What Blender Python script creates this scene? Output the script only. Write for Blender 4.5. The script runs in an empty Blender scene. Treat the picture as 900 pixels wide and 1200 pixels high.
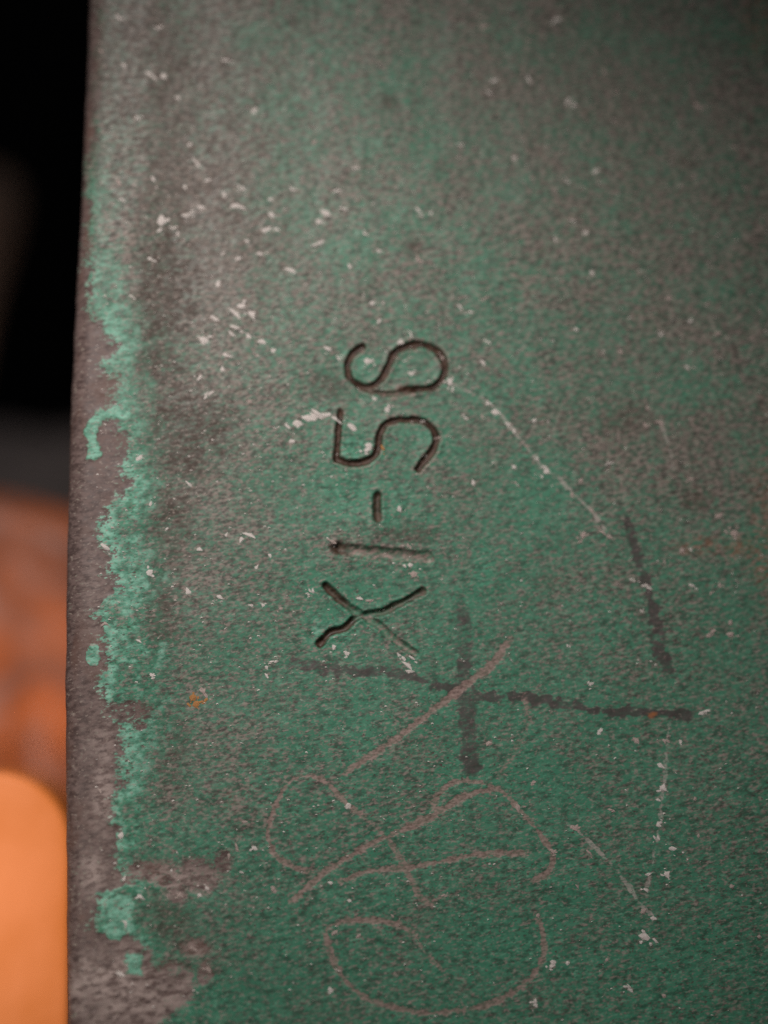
import bpy, bmesh, math
import numpy as np
from mathutils import Vector, Matrix, noise as mnoise

SC = bpy.context.scene
COL = SC.collection

# ------------------------------------------------------------------ camera
# the plate stands upright in the plane y = 0 and faces -Y; the frame covers about 60 x 80 mm of it
MM = 0.001
PX = 60 * MM / 900                      # one photograph pixel on the plate
CD = 0.180                              # camera distance
PITCH, YAW = math.radians(6.5), math.radians(-3.0)
CF = Vector((-math.sin(YAW) * math.cos(PITCH), math.cos(YAW) * math.cos(PITCH), math.sin(PITCH))).normalized()
CR = CF.cross(Vector((0, 0, 1))).normalized()
CU = CR.cross(CF).normalized()
CP = -CF * CD
cam_data = bpy.data.cameras.new('camera')
cam = bpy.data.objects.new('camera', cam_data)
COL.objects.link(cam)
cam.matrix_world = Matrix(((CR.x, CU.x, -CF.x, CP.x), (CR.y, CU.y, -CF.y, CP.y), (CR.z, CU.z, -CF.z, CP.z), (0, 0, 0, 1)))
cam_data.sensor_fit = 'HORIZONTAL'
cam_data.sensor_width = 36
cam_data.lens = 108
cam_data.clip_start = 0.005
cam_data.clip_end = 20
cam_data.dof.use_dof = True
cam_data.dof.focus_distance = CD - 0.0022
cam_data.dof.aperture_fstop = 6.9
SC.camera = cam

# ------------------------------------------------------------------ world and lamps (an indoor close-up)
W = bpy.data.worlds.new('World')
SC.world = W
W.use_nodes = True
W.node_tree.nodes['Background'].inputs['Color'].default_value = (0.9, 0.95, 1.0, 1)
W.node_tree.nodes['Background'].inputs['Strength'].default_value = 0.06


def lamp(name, kind, loc, target, power, color, size, **kw):
    d = bpy.data.lights.new(name, kind)
    d.energy = power
    d.color = color
    if kind == 'SPOT':
        d.shadow_soft_size = size
        d.spot_size = math.radians(kw['cone'])
        d.spot_blend = 1.0
    else:
        d.shape = 'DISK'
        d.size = size
    o = bpy.data.objects.new(name, d)
    COL.objects.link(o)
    o.location = loc
    o.rotation_euler = (Vector(target) - Vector(loc)).to_track_quat('-Z', 'Y').to_euler()
    return o


lamp('key_lamp', 'SPOT', (-0.040, -0.106, 0.064), (-0.007, 0.0, -0.003), 0.72, (1.0, 0.92, 0.87), 0.018, cone=56)
lamp('orange_fill_spot', 'SPOT', (-0.085, -0.150, -0.045), (-0.0405, 0.015, -0.032), 0.95, (1.0, 0.90, 0.80), 0.015, cone=16)  # added fill aimed at the orange block, no visible source

SC.view_settings.view_transform = 'Standard'
SC.view_settings.look = 'None'
SC.view_settings.exposure = 0.0
SC.view_settings.gamma = 1.0
SC.view_settings.use_curve_mapping = False
SC.cycles.use_denoising = False

# ------------------------------------------------------------------ helpers
rng = np.random.default_rng(56)
cR, cU, cF, cP = (np.array(v) for v in (CR, CU, CF, CP))
FW = 36 / 108


def ray(px, py):
    px = np.asarray(px, float)
    py = np.asarray(py, float)
    return cF + ((px - 450) / 900 * FW)[..., None] * cR + ((600 - py) / 900 * FW)[..., None] * cU


def on_plane(px, py, y=0.0):
    d = ray(px, py)
    t = (y - cP[1]) / d[..., 1]
    return cP + d * t[..., None]


def vnoise(x, y, seed, octaves=1):
    """smooth value noise, 0..1"""
    out = np.zeros(np.broadcast(x, y).shape)
    amp, tot = 1.0, 0.0
    for o in range(octaves):
        g = np.random.default_rng(seed + 101 * o).random((256, 256))
        xi, yi = np.floor(x).astype(int), np.floor(y).astype(int)
        fx, fy = x - xi, y - yi
        fx, fy = fx * fx * (3 - 2 * fx), fy * fy * (3 - 2 * fy)
        a, b, c, d = g[yi % 256, xi % 256], g[yi % 256, (xi + 1) % 256], g[(yi + 1) % 256, xi % 256], g[(yi + 1) % 256, (xi + 1) % 256]
        out += amp * ((a * (1 - fx) + b * fx) * (1 - fy) + (c * (1 - fx) + d * fx) * fy)
        tot += amp
        amp *= 0.5
        x, y = x * 2.03 + 17.3, y * 2.03 + 9.1
    return out / tot


def smooth(a, b, x):
    t = np.clip((x - a) / (b - a), 0, 1)
    return t * t * (3 - 2 * t)


def spline(pts, step=4.0):
    p = np.array(pts, float)
    if len(p) == 2:
        return p
    q = np.vstack([2 * p[0] - p[1], p, 2 * p[-1] - p[-2]])
    out = []
    for i in range(1, len(q) - 2):
        n = max(2, int(np.hypot(*(q[i + 1] - q[i])[:2]) / step))
        t = np.linspace(0, 1, n, endpoint=False)[:, None]
        a, b, c, d = q[i - 1], q[i], q[i + 1], q[i + 2]
        out.append(0.5 * (2 * b + (c - a) * t + (2 * a - 5 * b + 4 * c - d) * t ** 2 + (3 * b - a - 3 * c + d) * t ** 3))
    out.append(p[-1:])
    return np.vstack(out)


def thing(name, label, cat, loc, group=None):
    o = bpy.data.objects.new(name, None)
    o.empty_display_size = 0.01
    COL.objects.link(o)
    o.location = loc
    o['label'] = label
    o['category'] = cat
    if group:
        o['group'] = group
    return o


def link_mesh(name, me, mat=None, parent=None):
    o = bpy.data.objects.new(name, me)
    COL.objects.link(o)
    if mat:
        me.materials.append(mat)
    if parent:
        o.parent = parent
    return o


class NT:
    """tiny node builder"""

    def __init__(self, name):
        self.m = bpy.data.materials.new(name)
        self.m.use_nodes = True
        self.t = self.m.node_tree
        self.b = self.t.nodes['Principled BSDF']

    def n(self, typ, **kw):
        nd = self.t.nodes.new(typ)
        for k, v in kw.items():
            setattr(nd, k, v)
        return nd

    def put(self, sock, v):
        if isinstance(v, bpy.types.NodeSocket):
            self.t.links.new(v, sock)
        elif isinstance(v, (tuple, list)):
            sock.default_value = (*v, 1)[:len(sock.default_value)] if len(v) == 3 else v
        else:
            sock.default_value = v

    def math(self, op, a, b=0.0, c=None, clamp=False):
        nd = self.n('ShaderNodeMath', operation=op, use_clamp=clamp)
        self.put(nd.inputs[0], a)
        self.put(nd.inputs[1], b)
        if c is not None:
            self.put(nd.inputs[2], c)
        return nd.outputs[0]

    def mix(self, f, a, b):
        nd = self.n('ShaderNodeMix', data_type='RGBA')
        self.put(nd.inputs['Factor'], f)
        self.put(nd.inputs[6], a)
        self.put(nd.inputs[7], b)
        return nd.outputs[2]

    def step(self, v, a, b, lo=0.0, hi=1.0):
        nd = self.n('ShaderNodeMapRange', interpolation_type='SMOOTHSTEP')
        self.put(nd.inputs[0], v)
        self.put(nd.inputs[1], a)
        self.put(nd.inputs[2], b)
        self.put(nd.inputs[3], lo)
        self.put(nd.inputs[4], hi)
        return nd.outputs[0]

    def coords(self, size, rot=0.0, off=(0, 0, 0)):
        """object coordinates where one unit is size (x, z) photograph pixels; rot turns the grain in the plate's plane"""
        tc = self.n('ShaderNodeTexCoord')
        mp = self.n('ShaderNodeMapping')
        mp0 = self.n('ShaderNodeMapping')
        mp0.inputs['Rotation'].default_value = (0, rot, 0)
        self.t.links.new(tc.outputs['Object'], mp0.inputs['Vector'])
        mp.inputs['Scale'].default_value = (1 / (PX * size[0]), 1 / (PX * 12), 1 / (PX * size[1]))
        mp.inputs['Location'].default_value = off
        self.t.links.new(mp0.outputs[0], mp.inputs['Vector'])
        return mp.outputs[0]

    def noise(self, size, detail=2.0, rough=0.5, rot=0.0, off=(0, 0, 0)):
        nd = self.n('ShaderNodeTexNoise')
        nd.inputs['Scale'].default_value = 1.0
        nd.inputs['Detail'].default_value = detail
        nd.inputs['Roughness'].default_value = rough
        self.t.links.new(self.coords(size, rot, off), nd.inputs['Vector'])
        return nd.outputs['Fac']

    def attr(self, name):
        a = self.n('ShaderNodeAttribute', attribute_name=name)
        s = self.n('ShaderNodeSeparateXYZ')
        self.t.links.new(a.outputs['Vector'], s.inputs[0])
        return s.outputs


# ------------------------------------------------------------------ materials
def plate_material():
    k = NT('worn_green_paint_on_steel')
    paint, grime_sheen, teal = k.attr('coat')
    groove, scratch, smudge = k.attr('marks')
    dark, rust, lime = k.attr('dirt')
    pale = k.attr('light')[0]
    R = math.radians(10)
    n_mid = k.noise((10.5, 4.8), 4.0, 0.68, R)
    n_fine = k.noise((5.5, 2.8), 2.0, 0.6, R, (31, 7, 3))
    n_big = k.noise((75, 60), 3.0, 0.55, 0, (3, 1, 9))
    n_hue = k.noise((15, 7), 3.0, 0.65, R, (11, 2, 40))
    n_spk = k.noise((7.5, 3.6), 2.0, 0.5, R, (70, 2, 21))
    # the paint itself
    g_dark, g_mid, g_pale = (0.026, 0.098, 0.062), (0.046, 0.220, 0.134), (0.125, 0.360, 0.240)  # dark, mid and pale greens of the paint
    green = k.mix(k.step(n_hue, 0.34, 0.56), g_dark, g_mid)
    green = k.mix(k.step(n_spk, 0.56, 0.72, 0.0, 0.75), green, g_pale)
    fresh_lit = k.mix(k.step(n_hue, 0.36, 0.62), (0.080, 0.250, 0.172), (0.215, 0.480, 0.365))  # cleaner paint, with the light on the ridge put into its colour
    fresh_lit = k.mix(k.step(n_fine, 0.60, 0.72, 0.0, 0.5), fresh_lit, (0.30, 0.60, 0.46))
    green = k.mix(k.step(k.math('ADD', teal, k.math('MULTIPLY', k.math('SUBTRACT', n_mid, 0.5), 2.6)), 0.25, 0.95), green, fresh_lit)
    # grime and worn-through primer in streaky mottles, denser upward as painted sheen
    br_a, br_b = (0.048, 0.036, 0.032), (0.260, 0.200, 0.180)
    brown = k.mix(k.step(n_spk, 0.38, 0.62), br_a, br_b)
    brown = k.mix(k.step(n_hue, 0.57, 0.70, 0, 0.55), brown, (0.20, 0.115, 0.088))
    mot = k.math('ADD', k.math('MULTIPLY', n_mid, 0.60), k.math('ADD', k.math('MULTIPLY', n_fine, 0.34), k.math('MULTIPLY', n_big, 0.28)))
    thr = k.math('MULTIPLY_ADD', grime_sheen, -0.42, 0.83)
    cover = k.step(mot, k.math('SUBTRACT', thr, 0.085), k.math('ADD', thr, 0.105), 0.0, 0.92)
    col = k.mix(cover, green, brown)
    # thin grey-brown veil: dust film plus soft reflection painted in
    col = k.mix(k.math('MULTIPLY', k.math('SUBTRACT', grime_sheen, 0.25, clamp=True), 0.6), col, (0.112, 0.108, 0.094))
    col = k.mix(k.math('MULTIPLY', dark, k.step(n_mid, 0.34, 0.58, 0.45, 1.0)), col, (0.046, 0.031, 0.022))
    # fine pale grit and dark pits all over
    n_grit = k.noise((6.5, 3.6), 2.0, 0.6, R, (50, 9, 77))
    col = k.mix(k.step(n_grit, 0.55, 0.70, 0.0, 0.74), col, (0.285, 0.235, 0.205))
    col = k.mix(k.step(n_grit, 0.40, 0.27, 0.0, 0.70), col, (0.042, 0.036, 0.028))
    # bare steel of the rim
    steel = k.mix(k.step(n_mid, 0.36, 0.64), (0.074, 0.050, 0.046), (0.160, 0.112, 0.102))
    steel = k.mix(k.step(n_fine, 0.58, 0.72, 0.0, 0.75), steel, (0.30, 0.22, 0.18))
    steel = k.mix(k.step(n_big, 0.50, 0.68, 0.0, 0.7), steel, (0.125, 0.072, 0.058))
    steel = k.mix(k.math('MULTIPLY', lime, k.step(n_hue, 0.38, 0.60)), steel, (0.36, 0.285, 0.262))
    edge = k.step(k.math('ADD', paint, k.math('MULTIPLY', k.math('SUBTRACT', k.math('ADD', k.math('MULTIPLY', n_fine, 0.65), k.math('MULTIPLY', n_mid, 0.35)), 0.5), 4.2)), 0.28, 0.76)
    col = k.mix(edge, steel, col)
    # marker smudges, scratches through to the primer, stamp grooves with oxide and painted shade, rust
    col = k.mix(k.step(k.math('ADD', smudge, k.math('MULTIPLY', k.math('SUBTRACT', n_mid, 0.5), 1.6)), 0.15, 0.95, 0.0, 0.85), col, (0.058, 0.044, 0.045))
    scr = k.mix(k.step(n_fine, 0.36, 0.64), (0.190, 0.118, 0.104), (0.330, 0.232, 0.208))
    col = k.mix(k.step(k.math('ADD', scratch, k.math('MULTIPLY', k.math('SUBTRACT', n_fine, 0.5), 1.9)), 0.10, 0.95, 0.0, 0.82), col, scr)
    col = k.mix(k.step(k.math('ADD', pale, k.math('MULTIPLY', k.math('SUBTRACT', n_fine, 0.5), 1.6)), 0.10, 0.95, 0.0, 0.85), col, (0.40, 0.36, 0.33))
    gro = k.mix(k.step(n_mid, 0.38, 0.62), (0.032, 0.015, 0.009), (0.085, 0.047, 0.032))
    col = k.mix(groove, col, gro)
    col = k.mix(k.math('MULTIPLY', rust, k.step(n_mid, 0.42, 0.60)), col, (0.34, 0.125, 0.040))
    k.put(k.b.inputs['Base Color'], col)
    k.put(k.b.inputs['Roughness'], k.step(n_mid, 0.3, 0.7, 0.42, 0.66))
    k.put(k.b.inputs['Specular IOR Level'], 0.38)
    bp = k.n('ShaderNodeBump')
    bp.inputs['Strength'].default_value = 0.07
    bp.inputs['Distance'].default_value = PX * 1.6
    k.put(bp.inputs['Height'], k.math('ADD', k.math('MULTIPLY', n_fine, 0.6), k.math('MULTIPLY', n_mid, 1.0)))
    k.put(k.b.inputs['Normal'], bp.outputs[0])
    return k.m


def mottled(name, cols, size, rough=0.6, spec=0.4, bump=0.4):
    k = NT(name)
    n1 = k.noise(size, 3.0, 0.55)
    n2 = k.noise((size[0] * 0.3, size[1] * 0.3), 2.0, 0.55, 0, (5, 6, 7))
    c = k.mix(k.step(n1, 0.36, 0.64), cols[0], cols[1])
    if len(cols) > 2:
        c = k.mix(k.step(n2, 0.55, 0.72, 0, 0.7), c, cols[2])
    k.put(k.b.inputs['Base Color'], c)
    k.b.inputs['Roughness'].default_value = rough
    k.b.inputs['Specular IOR Level'].default_value = spec
    bp = k.n('ShaderNodeBump')
    bp.inputs['Strength'].default_value = bump
    bp.inputs['Distance'].default_value = PX * 5
    k.put(bp.inputs['Height'], n2)
    k.put(k.b.inputs['Normal'], bp.outputs[0])
    return k.m


M_PLATE = plate_material()
M_BODY = mottled('dark_steel', [(0.06, 0.045, 0.04), (0.13, 0.095, 0.085)], (40, 40))
M_FLECK = [mottled('white_lime', [(0.56, 0.50, 0.47), (0.74, 0.69, 0.65)], (9, 6)),
           mottled('grey_pink_chip', [(0.33, 0.255, 0.23), (0.50, 0.41, 0.375)], (9, 6)),
           mottled('orange_rust', [(0.34, 0.14, 0.045), (0.52, 0.27, 0.10)], (9, 6))]

# ------------------------------------------------------------------ the setting
GROUND_Z = -0.066


def slab(name, x0, x1, y0, y1, z0, z1, mat, kind='structure'):
    bm = bmesh.new()
    bmesh.ops.create_cube(bm, size=1)
    for v in bm.verts:
        v.co = Vector(((x0 + x1) / 2 + v.co.x * (x1 - x0), (y0 + y1) / 2 + v.co.y * (y1 - y0), (z0 + z1) / 2 + v.co.z * (z1 - z0)))
    me = bpy.data.meshes.new(name)
    bm.to_mesh(me)
    bm.free()
    o = link_mesh(name, me, mat)
    o['kind'] = kind
    return o


M_DARK = mottled('near_black', [(0.006, 0.006, 0.006), (0.010, 0.009, 0.009)], (200, 200), 0.9, 0.1)  # near-black colour for ground and wall
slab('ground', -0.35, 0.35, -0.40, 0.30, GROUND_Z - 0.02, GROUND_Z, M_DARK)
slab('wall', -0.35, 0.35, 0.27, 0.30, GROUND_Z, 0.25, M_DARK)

# ------------------------------------------------------------------ the plate: one fine height field, cut into its parts
EDGE = np.array([(-400, 124), (-200, 115), (0, 104), (100, 100.5), (200, 96), (300, 90.5), (400, 85), (500, 81), (600, 78), (700, 76),
                 (800, 75.3), (900, 75.8), (1000, 76.5), (1100, 77.5), (1200, 78.5), (1700, 82)], float)
STEP = 1.35
rows = np.concatenate([np.linspace(-380, -20, 24, endpoint=False), np.arange(-20, 1222, STEP), np.linspace(1224, 1560, 22)])
cols = np.concatenate([np.arange(0, 848, STEP), np.linspace(850, 1250, 26)])
S, V = np.meshgrid(cols, rows)
EX = np.interp(V, EDGE[:, 0], EDGE[:, 1]) + (vnoise(V / 23, V * 0 + 3.5, 5, 2) - 0.5) * 2.2
U = EX + S
NR, NC = U.shape

label = np.zeros(U.shape, np.int32)          # which part a point belongs to
PARTS = [('green_paint', None)]


def new_part(name, text=None):
    PARTS.append((name, text))
    return len(PARTS) - 1


def dist_line(pts):
    """distance to a polyline and the relative position along it; far points are inf"""
    p = spline(pts)
    d = np.full(U.shape, 1e9)
    tt = np.zeros(U.shape)
    seg = np.hypot(*(p[1:, :2] - p[:-1, :2]).T)
    cum = np.concatenate([[0], np.cumsum(seg)])
    for i in range(len(p) - 1):
        a, b = p[i, :2], p[i + 1, :2]
        pad = 26
        r0 = np.searchsorted(rows, min(a[1], b[1]) - pad)
        r1 = np.searchsorted(rows, max(a[1], b[1]) + pad)
        c0 = np.searchsorted(cols, min(a[0], b[0]) - pad - 126)
        c1 = np.searchsorted(cols, max(a[0], b[0]) + pad - 73)
        if r1 <= r0 or c1 <= c0:
            continue
        uu, vv = U[r0:r1, c0:c1], V[r0:r1, c0:c1]
        ab = b - a
        t = np.clip(((uu - a[0]) * ab[0] + (vv - a[1]) * ab[1]) / max(ab @ ab, 1e-9), 0, 1)
        dd = np.hypot(uu - a[0] - t * ab[0], vv - a[1] - t * ab[1])
        m = dd < d[r0:r1, c0:c1]
        d[r0:r1, c0:c1][m] = dd[m]
        tt[r0:r1, c0:c1][m] = ((cum[i] + t * seg[i]) / cum[-1])[m]
    return d, tt


wob = (vnoise(U / 9, V / 9, 11, 2) - 0.5)
wob2 = (vnoise(U / 28, V / 28, 12, 3) - 0.5)


def ell(cx, cy, rx, ry, rot=0.0, soft=0.35):
    c, s = math.cos(rot), math.sin(rot)
    x, y = U - cx, V - cy
    q = np.hypot((x * c + y * s) / rx, (-x * s + y * c) / ry) + wob2 * 0.8 + wob * 0.9
    return 1 - smooth(1 - soft, 1 + soft, q)


def rescale(pts, ox, oy, k):
    return [(ox + k * x, oy + k * y) for x, y in pts]



# --- where paint is left along the rim
BOUND = np.array([(-400, 118), (0, 113), (60, 112), (150, 109), (195, 103), (230, 103), (243, 113), (256, 111), (264, 102), (300, 103), (340, 106),
                  (372, 111), (390, 124), (408, 136), (428, 117), (440, 132), (477, 134), (497, 143), (547, 141), (567, 158), (587, 135),
                  (616, 118), (632, 115), (648, 129), (673, 130), (693, 141), (708, 120), (718, 111), (732, 122), (753, 121), (770, 127), (800, 115),
                  (817, 116), (822, 128), (843, 134), (847, 141), (887, 143), (920, 141), (946, 128), (976, 140), (1007, 138), (1022, 148),
                  (1036, 160), (1046, 118), (1092, 115), (1096, 150), (1112, 172), (1134, 185), (1150, 226), (1168, 232), (1185, 208), (1200, 190), (1560, 180)], float)
bd = U - np.interp(V, BOUND[:, 0], BOUND[:, 1]) + wob * 20 + wob2 * 12 + (vnoise(U / 4.5, V / 3.5, 66, 2) - 0.5) * 9
def soft_patch(cx, cy, rx, ry, rot=0.0):
    return ell(cx, cy, rx * 1.1, ry * 1.1, rot, 0.75)


bare = [soft_patch(150, 833, 25, 12, 0.0), soft_patch(233, 1026, 22, 20, 0.2), soft_patch(172, 1020, 34, 13, 0.05), soft_patch(200, 1030, 30, 9, 0.1), soft_patch(207, 1050, 12, 10),
        soft_patch(262, 1010, 10, 12), soft_patch(228, 1112, 20, 11), soft_patch(240, 1140, 9, 16), soft_patch(200, 1140, 24, 18), soft_patch(164, 850, 8, 5), 
        soft_patch(143, 520, 9, 22, 0.15)]
paint = smooth(-13, 13, bd)
for b in bare:
    paint = np.minimum(paint, 1 - 0.80 * smooth(0.15, 0.95, b + wob * 0.7))

# islands of thick paint left on the bare rim
hook_d, _ = dist_line([(148, 484), (128, 485), (114, 492), (109, 510), (108.5, 532)])
isl = []
for nm, m in (('hooked bright green paint flake left on the bare rim', smooth(12, 4.5, hook_d + wob * 14)),
              ('small green paint flake stranded on the bare rim', smooth(0.4, 0.6, ell(108.5, 767, 7, 12) + wob * 0.5)),
              ('small square of green paint left in the bare lower corner', np.minimum(smooth(13, 6.5, abs(U - 157) + wob * 9), smooth(16, 9, abs(V - 1130) + wob * 9))),
              ('rounded green paint flake beside a white chip near the lower rim', smooth(0.4, 0.6, ell(135, 1070, 22, 26, 0.2) + wob * 0.5))):
    isl.append((nm, m))
    paint = np.maximum(paint, m)

rim = new_part('bare_rim', 'bare pinkish brown steel rim along the left edge')
label[paint < 0.5] = rim
for nm, m in isl:
    label[m > 0.5] = new_part('paint_flake', nm)

# --- dirt on the paint, and soft reflection painted in as grey towards the top
gy = np.interp(V, [-400, 0, 150, 300, 420, 520, 650, 800, 950, 1200, 1560], [0.61, 0.60, 0.58, 0.55, 0.51, 0.48, 0.46, 0.43, 0.40, 0.37, 0.36])
gx = np.interp(U, [100, 200, 300, 420, 560, 700, 850, 1100], [0.02, 0.13, 0.06, 0.0, -0.01, 0.03, 0.07, 0.1]) * np.interp(V, [0, 300, 900, 1200], [0.3, 1.0, 0.75, 0.35])
grime_sheen = gy + gx + (vnoise(U / 120, V / 90, 21, 3) - 0.5) * 0.16
for cx, cy, rx, ry, a in ((800, 540, 90, 60, 0.20), (700, 520, 60, 40, 0.16), (250, 560, 60, 90, 0.14), (240, 700, 60, 60, 0.12), (300, 480, 50, 40, 0.1), (470, 640, 60, 20, 0.16), (150, 90, 80, 190, 0.12), (240, 240, 70, 90, 0.15), (300, 140, 130, 160, -0.08),
                          (640, 590, 60, 40, -0.16), (420, 840, 70, 50, -0.10), (390, 500, 40, 60, -0.14), (590, 670, 60, 50, -0.14), (400, 700, 50, 40, -0.14), (430, 590, 60, 40, -0.1)):
    grime_sheen = grime_sheen + 0.5 * a * ell(cx, cy, rx, ry, 0, 0.9)
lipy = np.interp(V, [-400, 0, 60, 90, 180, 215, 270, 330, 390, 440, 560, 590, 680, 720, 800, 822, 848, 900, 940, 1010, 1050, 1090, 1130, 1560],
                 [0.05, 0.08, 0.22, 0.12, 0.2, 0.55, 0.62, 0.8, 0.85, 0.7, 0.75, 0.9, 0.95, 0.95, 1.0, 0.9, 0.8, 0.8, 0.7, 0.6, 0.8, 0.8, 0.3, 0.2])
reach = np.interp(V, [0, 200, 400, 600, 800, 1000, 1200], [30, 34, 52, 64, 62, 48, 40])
teal = 0.92 * lipy * smooth(1.25, 0.1, bd / reach + wob2 * 1.2 + wob * 0.7) * (bd > -12)  # brighter along the lip: cleaner paint and painted ridge light
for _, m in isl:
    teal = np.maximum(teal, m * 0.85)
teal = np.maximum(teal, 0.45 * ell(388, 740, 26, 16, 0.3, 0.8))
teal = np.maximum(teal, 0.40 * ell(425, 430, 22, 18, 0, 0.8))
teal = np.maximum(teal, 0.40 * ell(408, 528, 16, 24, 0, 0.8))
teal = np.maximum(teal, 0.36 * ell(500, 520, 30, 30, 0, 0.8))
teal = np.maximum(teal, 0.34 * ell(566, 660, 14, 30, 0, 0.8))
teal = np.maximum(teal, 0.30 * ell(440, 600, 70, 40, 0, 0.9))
grime_sheen = np.clip(grime_sheen - teal * 0.38, 0, 1)
dark = 0.0 * U
for cx, cy, rx, ry, a in ((198, 340, 36, 64, 0.95), (214, 500, 42, 48, 1.0), (184, 420, 26, 60, 0.65), (200, 600, 24, 50, 0.55), (190, 700, 22, 60, 0.45), (240, 480, 36, 22, 0.6),
                          (215, 540, 26, 18, 0.7), (195, 880, 24, 40, 0.35), (385, 452, 22, 14, 0.5), (815, 585, 16, 12, 0.42), (200, 1075, 26, 30, 0.4), (352, 20, 26, 16, 0.4),
                          (262, 72, 10, 8, 0.7), (303, 118, 10, 9, 0.6), (150, 40, 30, 26, 0.3), (455, 120, 12, 10, 0.5), (483, 292, 12, 9, 0.5), (805, 190, 10, 6, 0.3),
                          (210, 170, 110, 190, 0.40), (150, 70, 80, 130, 0.42), (230, 250, 40, 60, 0.25), (160, 830, 20, 12, 0.5), (725, 490, 40, 20, 0.3), (640, 680, 12, 10, 0.2), (475, 625, 40, 11, 0.45)):
    dark = np.maximum(dark, a * ell(cx, cy, rx, ry, 0, 0.75))
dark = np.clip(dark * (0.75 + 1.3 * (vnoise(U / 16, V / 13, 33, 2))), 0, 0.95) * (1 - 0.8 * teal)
rust = np.maximum.reduce([ell(902, 610, 20, 80, 0, 0.9) * 0.22, ell(872, 640, 22, 13, 0, 0.9) * 0.35, ell(897, 660, 14, 26, 0, 0.9) * 0.35, ell(890, 20, 20, 40, 0, 0.9) * 0.3, ell(765, 838, 8, 4) * 0.8,
                          ell(820, 640, 22, 10, 0, .9) * 0.3])
lime = np.maximum.reduce([ell(160, 1165, 75, 48, 0.1, 0.8), ell(122, 925, 14, 40, 0.1, 0.9) * 0.8, ell(110, 1025, 14, 24, 0, 0.9) * 0.8, ell(200, 1035, 60, 24, 0.05, 0.7) * 0.8,
                          ell(120, 870, 16, 30, 0, 0.9) * 0.5, ell(235, 1115, 24, 20, 0, 0.8) * 0.6, ell(112, 700, 14, 60, 0, .9) * 0.3])

# --- relief (in pixels, positive towards the camera)
RR = 24.0
sx = np.clip(S, 0, RR)
H = -RR * 0.85 * (1 - np.sqrt(np.clip(1 - ((RR - sx) / RR) ** 2, 0, 1)))
H += 1.6 * np.exp(-((S - 62) / 34.0) ** 2) - 2.6 * np.exp(-((S - 128) / 42.0) ** 2)
H += paint * 0.8 + wob * 0.5 + wob2 * 1.8 * (0.5 + 0.5 * paint) + (vnoise(U / 150, V / 150, 14, 2) - 0.5) * 5
streak = vnoise((U * 0.985 + V * 0.17) / 13, (V * 0.985 - U * 0.17) / 5.5, 44, 2) - 0.5
H += streak * 0.2 * np.clip(paint + 0.4, 0, 1)

# --- the stamped characters X I - 5 6, driven in with a punch
groove = 0.0 * U
pale = 0.0 * U
smudge = 0.0 * U
scratch = 0.0 * U
k = 220 / 900
SIX = rescale([(350, 148), (305, 176), (276, 235), (288, 295), (335, 338), (392, 336), (440, 300), (470, 242), (502, 182), (552, 148), (620, 138), (690, 158), (735, 205), (744, 255), (724, 312),
               (680, 345), (620, 352), (575, 354), (535, 352)], 340, 370, k)
SIX_B = rescale([(325, 335), (395, 364), (470, 376), (540, 369), (610, 358)], 340, 370, k)
FIVE_A = rescale([(240, 462), (234, 540), (228, 620), (222, 688)], 340, 370, k)
FIVE_B = rescale([(222, 688), (285, 706), (350, 702), (402, 676), (422, 630), (430, 570), (455, 522), (505, 503), (570, 500), (640, 507), (686, 548), (700, 602), (680, 652), (642, 700), (615, 736)], 340, 370, k)
DASH = rescale([(420, 45), (416, 100), (420, 155)], 340, 570, k)
I_A = rescale([(228, 300), (400, 322), (560, 337), (655, 344)], 340, 570, k)
X_A = rescale([(172, 478), (245, 550), (325, 605), (420, 665), (505, 738), (600, 802)], 340, 570, k)
X_B = rescale([(140, 755), (190, 706), (262, 680), (305, 640), (360, 614), (440, 602), (540, 556), (636, 502)], 340, 570, k)
#        part, polyline, half width, depth along the stroke, oxide and painted shade along the stroke
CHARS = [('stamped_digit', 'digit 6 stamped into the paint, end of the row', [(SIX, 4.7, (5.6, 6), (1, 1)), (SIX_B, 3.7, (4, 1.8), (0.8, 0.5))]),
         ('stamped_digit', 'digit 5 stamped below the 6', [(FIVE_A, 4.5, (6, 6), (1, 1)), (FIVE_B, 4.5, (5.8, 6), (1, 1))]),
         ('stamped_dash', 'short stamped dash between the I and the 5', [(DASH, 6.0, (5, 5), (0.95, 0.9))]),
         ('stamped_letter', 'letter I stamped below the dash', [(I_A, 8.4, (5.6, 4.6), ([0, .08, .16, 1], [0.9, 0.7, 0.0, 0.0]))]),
         ('stamped_letter', 'letter X stamped at the start of the row', [(X_A, 5.3, (5.0, 4.0), ([0, .22, .36, 1], [0.95, 0.85, 0.05, 0.0])), (X_B, 4.9, (5.6, 4.4), ([0, .34, .42, .52, .6, 1], [1.0, 0.95, 0.1, 0.1, 0.6, 0.7]))])]
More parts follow.
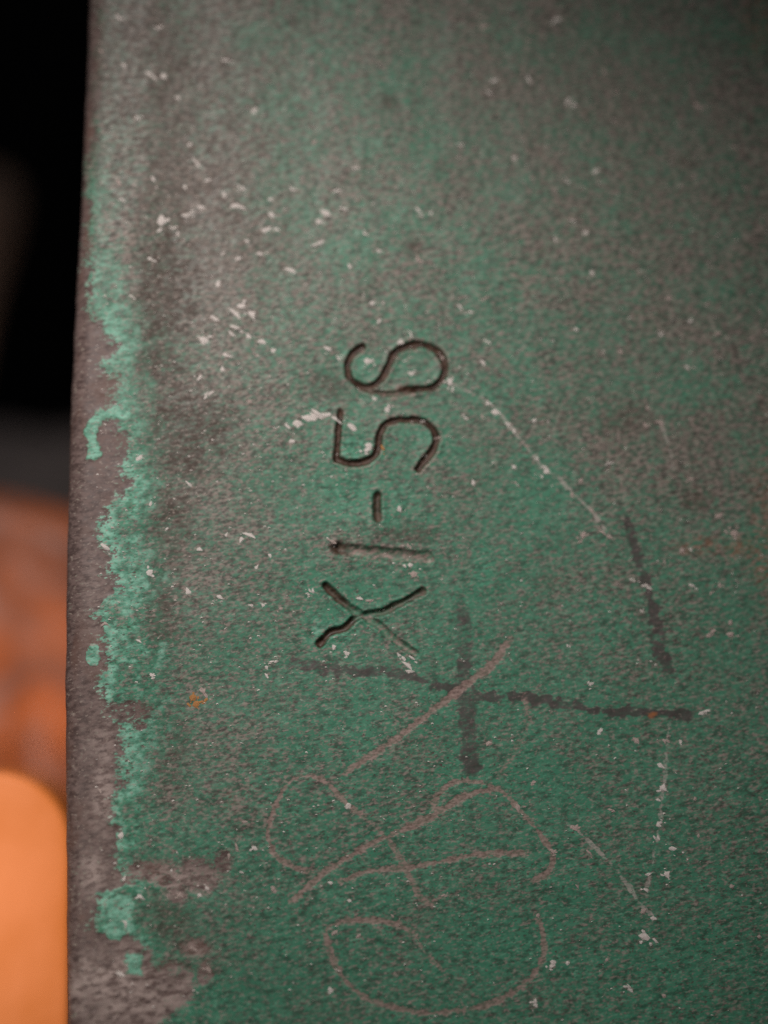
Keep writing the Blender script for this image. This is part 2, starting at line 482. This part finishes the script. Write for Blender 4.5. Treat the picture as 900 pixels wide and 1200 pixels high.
for nm, text, strokes in CHARS:
    pid = new_part(nm, text)
    dep = 0.0 * U
    for pts, w, dp, ox in strokes:
        d, t = dist_line(pts)
        oxide_shade = np.interp(t, *ox) if isinstance(ox[0], list) else ox[0] + (ox[1] - ox[0]) * t
        d = d + wob * 3.0 + wob2 * 1.2
        depth = (dp[0] + (dp[1] - dp[0]) * t) * (smooth(1.0, 0.93, t) if pts is SIX else 1)
        dep = np.maximum(dep, depth * np.clip(1 - (d / w) ** 2, 0, 1) ** 0.8)
        scratch = np.maximum(scratch, (0.52 if 'digit' in nm else 0.12) * smooth(w * 1.7, w * 0.9, d + wob * 6))
        scratch = np.maximum(scratch, 0.50 * (1 - oxide_shade) * smooth(w, w * 0.4, d))  # beige floor paints in the light falling inside the stroke
        groove = np.maximum(groove, oxide_shade * smooth(w * 0.98, w * 0.62, d))
        H += 0.45 * np.exp(-((d - w * 1.25) / 3.0) ** 2)
        label[d < w] = pid
        if nm == 'stamped_letter' and w > 7.5:
            dep = np.maximum(dep, 6.5 * ell(397, 642, 9, 8, 0, 0.5))
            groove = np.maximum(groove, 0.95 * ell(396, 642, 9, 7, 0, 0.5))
    H -= dep

# --- scratches through the paint
a4 = 400 / 900
b6 = 560 / 900
SCR = [('long straight pink scratch rising to the right under the X', [(404, 906), (436, 884), (467, 864), (507, 833), (543, 805), (577, 777), (598, 749)], 5.4, 0.95),
       ('thick tapering pink scratch through the middle of the scribble', rescale([(138, 487), (250, 392), (370, 325), (500, 266), (590, 212), (682, 186)], 280, 840, a4), 5.0, 1.0),
       ('arched pink scratch at the right of the scribble', rescale([(508, 250), (528, 202), (570, 172), (630, 172), (690, 195), (735, 240), (780, 290), (812, 335), (826, 372), (812, 412), (765, 436)], 280, 840, a4), 3.8, 0.85),
       ('nearly level pink scratch in the scribble', rescale([(272, 432), (340, 407), (440, 399), (540, 380), (620, 363), (762, 358)], 280, 840, a4), 4.0, 0.9),
       ('looping pink scratch at the left of the scribble', rescale([(195, 410), (150, 400), (100, 365), (76, 310), (95, 240), (125, 180), (175, 156), (225, 170), (280, 225), (340, 275), (380, 310), (420, 365), (455, 430), (490, 488), (540, 470)], 280, 840, a4), 3.8, 0.92),
       ('round pink scratch loop at the bottom of the scribble', rescale([(465, 572), (400, 542), (310, 536), (235, 556), (240, 612), (270, 680), (330, 740), (410, 765), (490, 780), (560, 776), (650, 760), (740, 715), (795, 650), (802, 580), (785, 520)], 280, 840, a4), 4.0, 0.82),
       ('short faint pink scratch inside the bottom loop', rescale([(468, 580), (490, 622), (540, 672)], 280, 840, a4), 3.2, 0.6),
       ('short curling scratch above the scribble', rescale([(505, 150), (511, 210), (490, 255), (468, 288), (455, 312)], 300, 720, b6), 4.0, 0.45),
       ('short pale scratch slanting down at lower right', rescale([(90, 420), (150, 470), (220, 540), (300, 630), (370, 730), (428, 785)], 640, 840, 0.3), 2.5, 0.6),
       ('pale beaded scratch running down from the 6 to the right', rescale([(65, 65), (160, 115), (225, 185), (300, 280), (350, 320), (430, 400), (478, 462)], 500, 420, a4), 2.5, 0.58),
       ('thin pale upright scratch at lower right', rescale([(485, 20), (472, 100), (462, 250), (442, 400), (420, 550), (390, 690)], 640, 840, 0.3), 2.0, 0.55),
       ('short pale scratch high on the right side', rescale([(618, 172), (640, 240), (650, 290)], 500, 420, a4), 2.6, 0.6)]
for text, pts, w, s in SCR:
    pid = new_part('scratch', text)
    d, t = dist_line(pts)
    d = d + wob * 5 + (vnoise(U / 4, V / 4, 77, 2) - 0.5) * 4 + (vnoise(t * 14, 0 * t + w, 91, 2) - 0.5) * w * 0.7
    ends = smooth(0, 0.04, t) * smooth(1, 0.96, t) * 0.4 + 0.6
    brk = 0.7 + 0.6 * vnoise(t * 26, 0 * t + 2.2 + w, int(w * 31), 2)
    m = np.clip(s * ends * brk, 0, 1) * smooth(w, w * 0.5, d)
    if 'looping' in text:
        m = m * np.where(t > 0.62, 0.7, 1.0)
    if 'pale' in text:
        pale = np.maximum(pale, m)
    else:
        scratch = np.maximum(scratch, m)
    H -= 0.35 * m
    H += 0.0 * np.exp(-((d - w * 1.3) / 1.8) ** 2) * s
    label[(d < w * 0.85) & ((label == 0) | (label == pid))] = pid

# --- dark marker lines: pigment only, lying on the paint
SMU = [('thick dark marker line on the right side', rescale([(525, 432), (550, 510), (580, 590), (600, 680), (620, 780), (648, 838)], 500, 420, a4), 7.5, 0.72),
       ('thin tail of the dark marker line', rescale([(648, 838), (668, 872), (655, 892)], 500, 420, a4), 4.0, 0.35),
       ('long level dark marker line below the X', rescale([(70, 95), (160, 105), (260, 110), (330, 130), (380, 146), (430, 156), (510, 155), (580, 170), (650, 182), (740, 186), (835, 188)], 300, 720, b6), 6.2, 0.80),
       ('broad upright dark marker line crossing the level one', rescale([(390, 0), (392, 60), (396, 130), (400, 200), (405, 305)], 300, 720, b6), 11.5, 0.6)]
for text, pts, w, s in SMU:
    pid = new_part('marker_line', text)
    d, t = dist_line(pts)
    d = d + wob * 10 + wob2 * 7 + (vnoise(U / 5, V / 4, 78, 2) - 0.5) * 6
    brk = np.clip(0.30 + 1.2 * vnoise(t * 13, 0 * t + w, int(w * 17), 2), 0, 1.15)
    brk = brk * (smooth(-0.2, 0.2, t) if 'level' in text and 'long' in text else smooth(-0.5, 0.1, t)) * smooth(1.0, 0.97, t)
    m = np.clip(s * 1.45 * brk, 0, 1) * smooth(w * 1.2, w * 0.55, d)
    smudge = np.maximum(smudge, m)
    label[(d < w) & (label == 0)] = pid
scratch *= 1 - 0.8 * groove
grime_sheen, dark = np.clip(grime_sheen, 0, 1), np.clip(dark, 0, 1)

# --- to metric, normals, and one mesh per part
P = on_plane(U, V)
P[..., 1] -= H * PX
du = np.empty_like(P)
dv = np.empty_like(P)
du[:, 1:-1] = P[:, 2:] - P[:, :-2]
du[:, 0] = P[:, 1] - P[:, 0]
du[:, -1] = P[:, -1] - P[:, -2]
dv[1:-1] = P[2:] - P[:-2]
dv[0] = P[1] - P[0]
dv[-1] = P[-1] - P[-2]
Nrm = np.cross(dv, du)
Nrm /= np.linalg.norm(Nrm, axis=-1, keepdims=True)
if Nrm[NR // 2, NC // 2, 1] > 0:
    Nrm = -Nrm

plate = thing('steel_plate', 'worn green painted steel plate stamped XI-56 with scratches and a bare brown left rim', 'metal plate', (0, 0, 0))
idx = np.arange(NR * NC).reshape(NR, NC)
quads = np.stack([idx[:-1, :-1], idx[1:, :-1], idx[1:, 1:], idx[:-1, 1:]], -1).reshape(-1, 4)
flab = label[:-1, :-1].reshape(-1)
flatP, flatN = P.reshape(-1, 3), Nrm.reshape(-1, 3)
ATT = {'coat': np.stack([paint, grime_sheen, teal], -1), 'marks': np.stack([groove, scratch, smudge], -1), 'dirt': np.stack([dark, rust, lime], -1), 'light': np.stack([pale, pale * 0, pale * 0], -1)}
ATT = {n: a.reshape(-1, 3).astype(np.float32) for n, a in ATT.items()}


def mesh_from(name, verts, faces):
    me = bpy.data.meshes.new(name)
    nf, nl = len(faces), faces.size
    me.vertices.add(len(verts))
    me.vertices.foreach_set('co', verts.astype(np.float32).ravel())
    me.loops.add(nl)
    me.loops.foreach_set('vertex_index', faces.astype(np.int32).ravel())
    me.polygons.add(nf)
    me.polygons.foreach_set('loop_start', np.arange(0, nl, faces.shape[1], dtype=np.int32))
    me.update(calc_edges=True)
    return me


for pid, (nm, text) in enumerate(PARTS):
    f = quads[flab == pid]
    if not len(f):
        continue
    used, inv = np.unique(f, return_inverse=True)
    me = mesh_from(nm, flatP[used], inv.reshape(-1, 4))
    me.polygons.foreach_set('use_smooth', np.ones(len(f), bool))
    for an, a in ATT.items():
        at = me.attributes.new(an, 'FLOAT_VECTOR', 'POINT')
        at.data.foreach_set('vector', a[used].ravel())
    me.normals_split_custom_set_from_vertices(flatN[used].tolist())
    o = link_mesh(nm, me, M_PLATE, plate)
    if text:
        o['label'] = text

# back and sides of the plate
TH = 8 * MM
ring = np.concatenate([idx[0, :], idx[1:, -1], idx[-1, -2::-1], idx[-2:0:-1, 0]])
front = flatP[ring]
back = front.copy()
back[:, 1] = TH
n = len(ring)
i = np.arange(n)
j = (i + 1) % n
sides = np.stack([i, j, j + n, i + n], -1)
bme = bpy.data.meshes.new('plate_body')
bme.from_pydata(np.vstack([front, back]).tolist(), [], sides.tolist() + [list(range(2 * n - 1, n - 1, -1))])
link_mesh('plate_body', bme, M_BODY, plate)
PLATE_Z0 = float(flatP[:, 2].min())

# ------------------------------------------------------------------ flecks of lime and chips clinging to the paint
FL = []


def fl(ox, oy, kk, pts):
    for p in pts:
        s = p[2] if len(p) > 2 else 1
        FL.append((ox + kk * p[0], oy + kk * p[1], s, p[3] if len(p) > 3 else 0))


fl(90, 0, 240 / 900, [(180, 75), (350, 118), (200, 288), (325, 335, 2), (375, 335, 1.3), (445, 428, 1.4), (655, 262), (780, 480), (495, 632), (530, 718, 1.3), (330, 782), (205, 885), (370, 965, 1.7),
                      (415, 995, 1.4), (640, 850, 1.3), (730, 830, 1.7), (690, 905, 2), (510, 925), (845, 875, 1.7), (850, 940), (825, 1008, 1.8), (875, 1008, 1.3), (320, 1135), (745, 1055), (710, 1130),
                      (800, 1110), (185, 805, 1.2, 1), (440, 1020), (570, 790), (105, 220, 1, 1), (260, 515), (640, 1110), (470, 815), (720, 910), (470, 940), (545, 905), (10, 1190, .8)])
fl(150, 320, 0.3, [(15, 92, 1.2), (350, 38), (340, 178, 1.8), (420, 155, 1.8), (440, 130, 1.3), (480, 162, 1.3), (295, 260, 1.8), (418, 210, 1.9), (405, 235, 1.3), (520, 270, 1.5), (565, 300), (390, 322, 1.8),
                   (365, 370, 1.2), (275, 407, 1.7), (325, 468, 1.2), (475, 500, 1, 1), (470, 245), (778, 292, 1.6), (818, 333), (740, 547, 2.3), (722, 556, 1.8), (700, 566, 2.0), (660, 588, 2.5), (620, 595), (870, 600, 1.9), (40, 722), (85, 900),
                   (240, 822), (470, 1022, 1.8), (440, 1038, 1.5), (380, 1018, 1.1), (280, 1080, 1.2), (80, 1168, 1.2), (150, 998), (550, 1100), (500, 1145), (800, 1045, 1.3, 1), (640, 655), (805, 572)])
fl(420, 320, 240 / 900, [(545, 115, 1.7, 1), (445, 147), (490, 172, 1.3), (90, 212, 1.2), (230, 275, 1.6), (185, 300, 1.3), (120, 345, 1.3), (45, 382, 2), (205, 385, 1.3), (230, 437, 1), (400, 475, 1.7),
                         (545, 397, 1.3), (125, 592, 1.5), (40, 775, 2), (290, 648), (570, 570, 1.2), (600, 610, 1.3), (545, 632, 1, 1), (650, 660), (680, 690, 1.1), (740, 765, 1.1, 1), (815, 850, 1.5), (825, 868, 1.4), (680, 850, 1.2),
                         (500, 918, 1.5), (690, 920, 1, 1), (180, 1035, 2.2), (770, 648), (570, 300), (60, 130), (470, 635), (780, 815), (70, 550, 1.2), (105, 770, 1.1, 2), (370, 370, 1.2, 1), (355, 720, 1, 1)])
fl(340, 570, 220 / 900, [(330, 530, 1.5), (380, 545, 1.4, 1), (205, 765, 1.9), (265, 800, 1.2), (105, 500, 1.4), (540, 820, 1.9), (585, 822, 1.4), (562, 855, 1.7), (568, 885, 1.3), (585, 425, 1.7, 1), (545, 376, 1), (572, 378, 1),
                         (560, 280, 1.3, 1), (210, 262, 1.3, 1)])
fl(100, 640, 230 / 900, [(90, 5, 1.9), (525, 15, 1.2), (285, 120, 1.5), (470, 205, 1.9), (610, 228, 1.7), (760, 265), (810, 268), (895, 285, 1.2, 1), (860, 528, 1.5), (825, 550, 1.1), (830, 590, 1.5), (95, 355, 1.3, 1), (790, 95), (850, 40),
                         (300, 590, 1.1), (525, 712, 1.8, 2), (485, 690, 1.5, 2), (535, 665, 1.7, 1), (505, 722, 1.2, 2), (550, 705, 1.2, 2), (240, 430, .8)])
fl(330, 0, 1 / 3, [(745, 283, 1.2), (730, 322), (620, 507), (815, 552, 1.2), (250, 590, 1.2), (35, 660, 1.3), (155, 748, 1.6), (135, 775, 1.2), (220, 733), (480, 740, 1.5), (520, 748), (135, 848, 1.2), (340, 1130, 1.3),
                   (235, 940, 1.3), (30, 945, 1.7), (480, 905, 1.3, 1), (630, 1077), (705, 1052, 1.3), (660, 1100, 1.2), (450, 1185, 1.7), (290, 818), (695, 60, 1.2, 1), (708, 92, 1.3, 1), (860, 140, 1.2, 1), (865, 280, 1.4), (340, 880),
                   (115, 495, 1, 1), (200, 670), (270, 45, 1, 1)])
fl(610, 0, 1 / 3, [(130, 68, 1.4), (25, 142), (25, 275, 1.4, 1), (165, 355, 1.5), (185, 366, 1.5), (620, 372, 1.7, 1), (262, 602, 1.4), (165, 640, 1.2), (180, 778, 1.4), (228, 815, 1.4), (190, 1158, 1.5), (490, 1178, 1.2),
                   (690, 1170, 1, 1), (515, 1048, 1.1, 1), (250, 958), (600, 10, 1, 1), (595, 1130), (120, 840), (780, 660, 1.1, 1), (290, 245, 1, 1), (745, 518, 1, 1), (340, 320, 1, 1)])
fl(640, 840, 0.3, [(458, 90, 1.5, 1), (525, 95), (350, 92, 1.2, 1), (450, 190, 1.6), (455, 275, 1.7), (435, 320, 1.3), (578, 315, 1.2, 1), (440, 410, 2), (435, 475, 1.5), (488, 512, 1.6), (470, 612, 1.5), (400, 615, 1.2), (388, 675, 1.3),
                   (110, 435, 2, 1), (165, 530, 1.2, 1), (375, 760, 1.6, 1), (415, 785, 1.3), (380, 855, 1.7), (20, 970, 1.8), (80, 962, 1.5), (328, 1070, 1.9), (595, 460, 1.2, 1), (250, 360, 1.6, 1), (120, 660, 1, 1),
                   (235, 945, 1, 1), (460, 1085, 1.2, 1), (210, 50, 1.1), (720, 660, 1.1, 1), (830, 855, 1.1, 1)])
fl(640, 560, 260 / 900, [(225, 218, 1.8, 1), (250, 240, 1.5, 1), (150, 230, 1, 1), (415, 447, 1.7), (670, 620, 2, 1), (745, 588, 1.7, 1), (745, 632, 1.7, 1), (775, 640, 1.3, 1), (645, 942, 1.7), (360, 1060, 1.5), (480, 1065, 1.4), (545, 1070, 1.2), (550, 290, 1.3, 1),
                         (580, 290, 1.2), (480, 340, 1, 1), (340, 412, 1), (180, 830, 1), (85, 675), (700, 432, 1.3, 1), (590, 435, 1.2), (380, 535, 1.1), (665, 465, 1, 1), (695, 155, 1.3, 1), (760, 225, 1.4, 1), (870, 375, 1.2, 1), (185, 135, 1.3, 1)])
fl(280, 840, a4, [(288, 232, 1.1), (825, 355, 1.7, 1), (885, 290, 1.7), (535, 470, 1.4, 1), (238, 720, 1.5), (825, 655, 1.1), (780, 745, 1.4), (782, 762, 1.6), (785, 520, 1.3, 1), (5, 408, 1.2), (40, 345, 1), (90, 450, 1, 1), (655, 70, 1.9, 1), (735, 242, 2, 1),
                  (752, 235, 1.5, 1), (775, 172, 1.4, 1), (240, 435, 1.2), (315, 575, 1.2, 1), (395, 440, 1, 1), (250, 570, 1.3, 1), (405, 525, 1.3, 1), (290, 485, .9)])
fl(640, 400, 260 / 900, [(135, 562, 1, 1), (400, 340, 1.3, 1), (465, 332, 1.5, 1), (410, 268, 1.2, 1), (265, 492), (185, 685, 1.4, 1), (100, 620, 1.1, 1), (590, 560, 1.5, 1), (300, 40, 1.2, 1), (570, 105, 1)])
fl(100, 880, 230 / 862, [(670, 535, 1.5), (155, 370, 1.4), (175, 758, 2), (535, 600, 1.4), (240, 640, 1.5), (150, 975, 1.3), (740, 428, 1.2), (500, 630, 1), (170, 555, 1.3), (375, 525, 1), (830, 590, 1.4, 1), (130, 490), (60, 170, 1.3, 1), (630, 460, 1.5, 1),
                         (660, 420, 1.3, 1), (700, 310, 1.3, 1), (410, 630, 1.4, 1), (480, 870, 1.3, 1), (540, 960, 1.3, 1)])
pts = []
for p in FL:
    if all((p[0] - q[0]) ** 2 + (p[1] - q[1]) ** 2 > 14 for q in pts) and np.interp(p[1], EDGE[:, 0], EDGE[:, 1]) + 4 < p[0] < 905:
        pts.append(p)
pts = sorted(pts, key=lambda p: -p[2])[:296]


def lump_verts(r, n_blob):
    """a crumb: a few squashed, jagged blobs of unequal size run together, in px units (x right, y out, z up)"""
    bm = bmesh.new()
    for b in range(n_blob):
        sc = 1.0 if b == 0 else r.uniform(0.25, 0.7)
        c = Vector((r.normal() * 3.0, 0, r.normal() * 2.0)) if b else Vector((0, 0, 0))
        got = bmesh.ops.create_icosphere(bm, subdivisions=1, radius=1.0, matrix=Matrix.Translation(c))
        th = r.uniform(-0.6, 0.6)
        ax, az = r.uniform(2.2, 4.2), r.uniform(1.3, 2.6)
        for v in got['verts']:
            d = v.co - c
            f = 0.4 + 1.0 * r.random()
            x, z = d.x * ax * sc * f, d.z * az * sc * f
            v.co = c + Vector((x * math.cos(th) - z * math.sin(th), d.y * 1.1 * sc * f, x * math.sin(th) + z * math.cos(th)))
    return bm


VARIANTS = []
for q in range(28):
    bm = lump_verts(rng, 1 + q % 5)
    row = []
    for mat in M_FLECK:
        me = bpy.data.meshes.new('fleck')
        bm.to_mesh(me)
        me.materials.append(mat)
        row.append(me)
    VARIANTS.append(row)
    bm.free()


def surf(px, py):
    r = int(np.clip(np.searchsorted(rows, py), 0, NR - 1))
    c = int(np.clip(np.searchsorted(cols, px - EX[r, 0]), 0, NC - 1))
    return P[r, c]


for q, (px, py, s, kind) in enumerate(pts):
    o = bpy.data.objects.new(('white_fleck', 'grey_chip', 'rust_fleck')[kind], VARIANTS[int(rng.integers(28))][kind])
    COL.objects.link(o)
    o.parent = plate
    o.location = surf(px, py)
    k1 = PX * (0.34 + 0.76 * s) * rng.uniform(0.75, 1.2) * (1.2 if px < 430 and py < 520 else 1.0)
    el = np.interp(py, [0, 300, 700], [1.1, 1.1, 0.95]) * rng.uniform(0.9, 1.15)
    o.scale = (k1 * el, k1 * 0.5, k1 / el * rng.uniform(0.85, 1.15))
    o.rotation_euler = (0, math.radians(rng.normal(10, 32) + 180 * (q % 2)), 0)

# powdery specks too small to pick apart
sm_v, sm_f = [], []
cnt = 0
while cnt < 1700:
    px, py = rng.uniform(112, 900), rng.uniform(0, 1200)
    if rng.random() > np.interp(px, [100, 350, 600, 900], [1.0, 0.85, 0.3, 0.25]) * np.interp(py, [0, 200, 450, 700, 1200], [0.5, 1, 1, 0.6, 0.4]):
        continue
    c = surf(px, py)
    a = rng.uniform(1.0, 2.9) ** 1.0 * PX
    b = a * rng.uniform(0.4, 0.7)
    th = math.radians(rng.normal(12, 18))
    base = len(sm_v)
    for e in range(5):
        t = e / 5 * 2 * math.pi + rng.uniform(-.3, .3)
        x, z = a * math.cos(t), b * math.sin(t)
        sm_v.append((c[0] + x * math.cos(th) + z * math.sin(th), c[1] + 0.6 * PX, c[2] - x * math.sin(th) + z * math.cos(th)))
    sm_v.append((c[0], c[1] - 1.4 * PX, c[2]))
    sm_f += [(base + e, base + (e + 1) % 5, base + 5) for e in range(5)]
    cnt += 1
me = bpy.data.meshes.new('white_dust')
me.from_pydata(sm_v, [], sm_f)
dust = link_mesh('white_dust', me, M_FLECK[0], plate)
dust['kind'] = 'stuff'


# ------------------------------------------------------------------ blurred things in the gap behind the plate's left edge
def world_at(px, py, y):
    return Vector(on_plane(px, py, y))


def rounded(name, x0, x1, y0, y1, z0, z1, rad, mat, rough_amp=0.0, rough_len=0.01, seg=8, slope=0.0, face_rad=0.0, lab=None, cat=None):
    bm = bmesh.new()
    bmesh.ops.create_cube(bm, size=1)
    for v in bm.verts:
        v.co = Vector((v.co.x * (x1 - x0), v.co.y * (y1 - y0), (v.co.z + 0.5) * (z1 - z0)))
    if face_rad:
        along = [e for e in bm.edges if abs(e.verts[0].co.y - e.verts[1].co.y) > 1e-6]
        bmesh.ops.bevel(bm, geom=along, offset=rad, segments=seg, profile=0.5, affect='EDGES')
        bm.normal_update()
        rimE = [e for e in bm.edges if len(e.link_faces) == 2 and any(abs(f.normal.y) > 0.9 for f in e.link_faces) and not all(abs(f.normal.y) > 0.9 for f in e.link_faces)]
        bmesh.ops.bevel(bm, geom=rimE, offset=face_rad, segments=4, profile=0.5, affect='EDGES')
    else:
        bmesh.ops.bevel(bm, geom=[e for e in bm.edges], offset=rad, segments=seg, profile=0.5, affect='EDGES')
    if rough_amp:
        bmesh.ops.subdivide_edges(bm, edges=[e for e in bm.edges if e.calc_length() > 0.002], cuts=7, use_grid_fill=True)
        bmesh.ops.subdivide_edges(bm, edges=[e for e in bm.edges if e.calc_length() > 0.002], cuts=3, use_grid_fill=True)
        bm.normal_update()
        for v in bm.verts:
            if v.co.z > 0.003:
                v.co += v.normal * rough_amp * (mnoise.fractal(v.co / rough_len, 1.0, 2.0, 3))
    for v in bm.verts:
        if v.co.z > (z1 - z0) * 0.5:
            v.co.z -= slope * v.co.x
    for f in bm.faces:
        f.smooth = True
    me = bpy.data.meshes.new(name)
    bm.to_mesh(me)
    bm.free()
    o = link_mesh(name, me, mat)
    o.location = ((x0 + x1) / 2, (y0 + y1) / 2, z0)
    o['label'] = lab
    o['category'] = cat
    return o


M_ORANGE = mottled('orange_glaze', [(0.70, 0.195, 0.034), (0.78, 0.235, 0.062)], (110, 130), 0.5, 0.35, 0.15)
M_RED = mottled('red_brown_clay', [(0.52, 0.125, 0.028), (0.30, 0.115, 0.070), (0.50, 0.24, 0.18)], (170, 130), 0.45, 0.35, 0.5)
M_GREY = mottled('dark_grey_iron', [(0.055, 0.046, 0.044), (0.095, 0.080, 0.078)], (90, 26), 0.7, 0.3, 0.4)
M_BRN = mottled('dull_brown', [(0.40, 0.25, 0.20), (0.48, 0.30, 0.19)], (60, 60), 0.7, 0.3, 0.3)

YO = 0.014
pt = world_at(86, 903, YO)
rounded('rounded_block', pt.x - 0.032, pt.x, YO, YO + 0.016, GROUND_Z, pt.z, 0.0064, M_ORANGE, seg=12, face_rad=0.0007,
        lab='smooth bright orange block with a rounded top corner, lowest in the dark gap', cat='block')
YR = 0.037
pt = world_at(112, 606, YR) + Vector((0, 0, 0.35 * 0.0145))
rounded('rough_block', pt.x - 0.036, pt.x, YR, YR + 0.020, GROUND_Z, pt.z, 0.0030, M_RED, 0.0022, 0.010, seg=5, slope=0.35,
        lab='reddish brown lumpy block with a sloping top, behind the orange block', cat='block')
YG = 0.062
pt = world_at(140, 497, YG)
rounded('iron_bar', pt.x - 0.050, pt.x, YG, YG + 0.020, GROUND_Z, pt.z, 0.0040, M_GREY, 0.0012, 0.010, seg=5,
        lab='dark grey bar with a dull rough face, behind the reddish block', cat='bar')

# a leaning stub with a rounded head that stands on the bar and only just reaches into the frame
YB = YG + 0.008
bm = bmesh.new()
axis = [(-52, 492, 14), (-44, 430, 17), (-34, 360, 22), (-22, 300, 29), (-16, 255, 35), (-14, 225, 34), (-14, 208, 24), (-14, 201, 9)]
sc_b = float((world_at(100, 400, YB) - world_at(0, 400, YB)).length) / 100
ringv = []
for ax, ay, r in axis:
    c = world_at(ax, ay, YB)
    ringv.append([bm.verts.new((c.x + r * sc_b * math.cos(t), c.y + r * sc_b * 0.8 * math.sin(t), c.z)) for t in np.linspace(0, 2 * math.pi, 24, endpoint=False)])
for r0, r1 in zip(ringv, ringv[1:]):
    for e in range(24):
        bm.faces.new((r0[e], r0[(e + 1) % 24], r1[(e + 1) % 24], r1[e])).smooth = True
bm.faces.new(ringv[-1])
bm.faces.new(ringv[0][::-1])
me = bpy.data.meshes.new('wooden_stub')
bm.to_mesh(me)
bm.free()
st = link_mesh('wooden_stub', me, M_BRN)
st['label'] = 'dim brown stub with a rounded head, peeping in at the upper left edge'
st['category'] = 'stub'
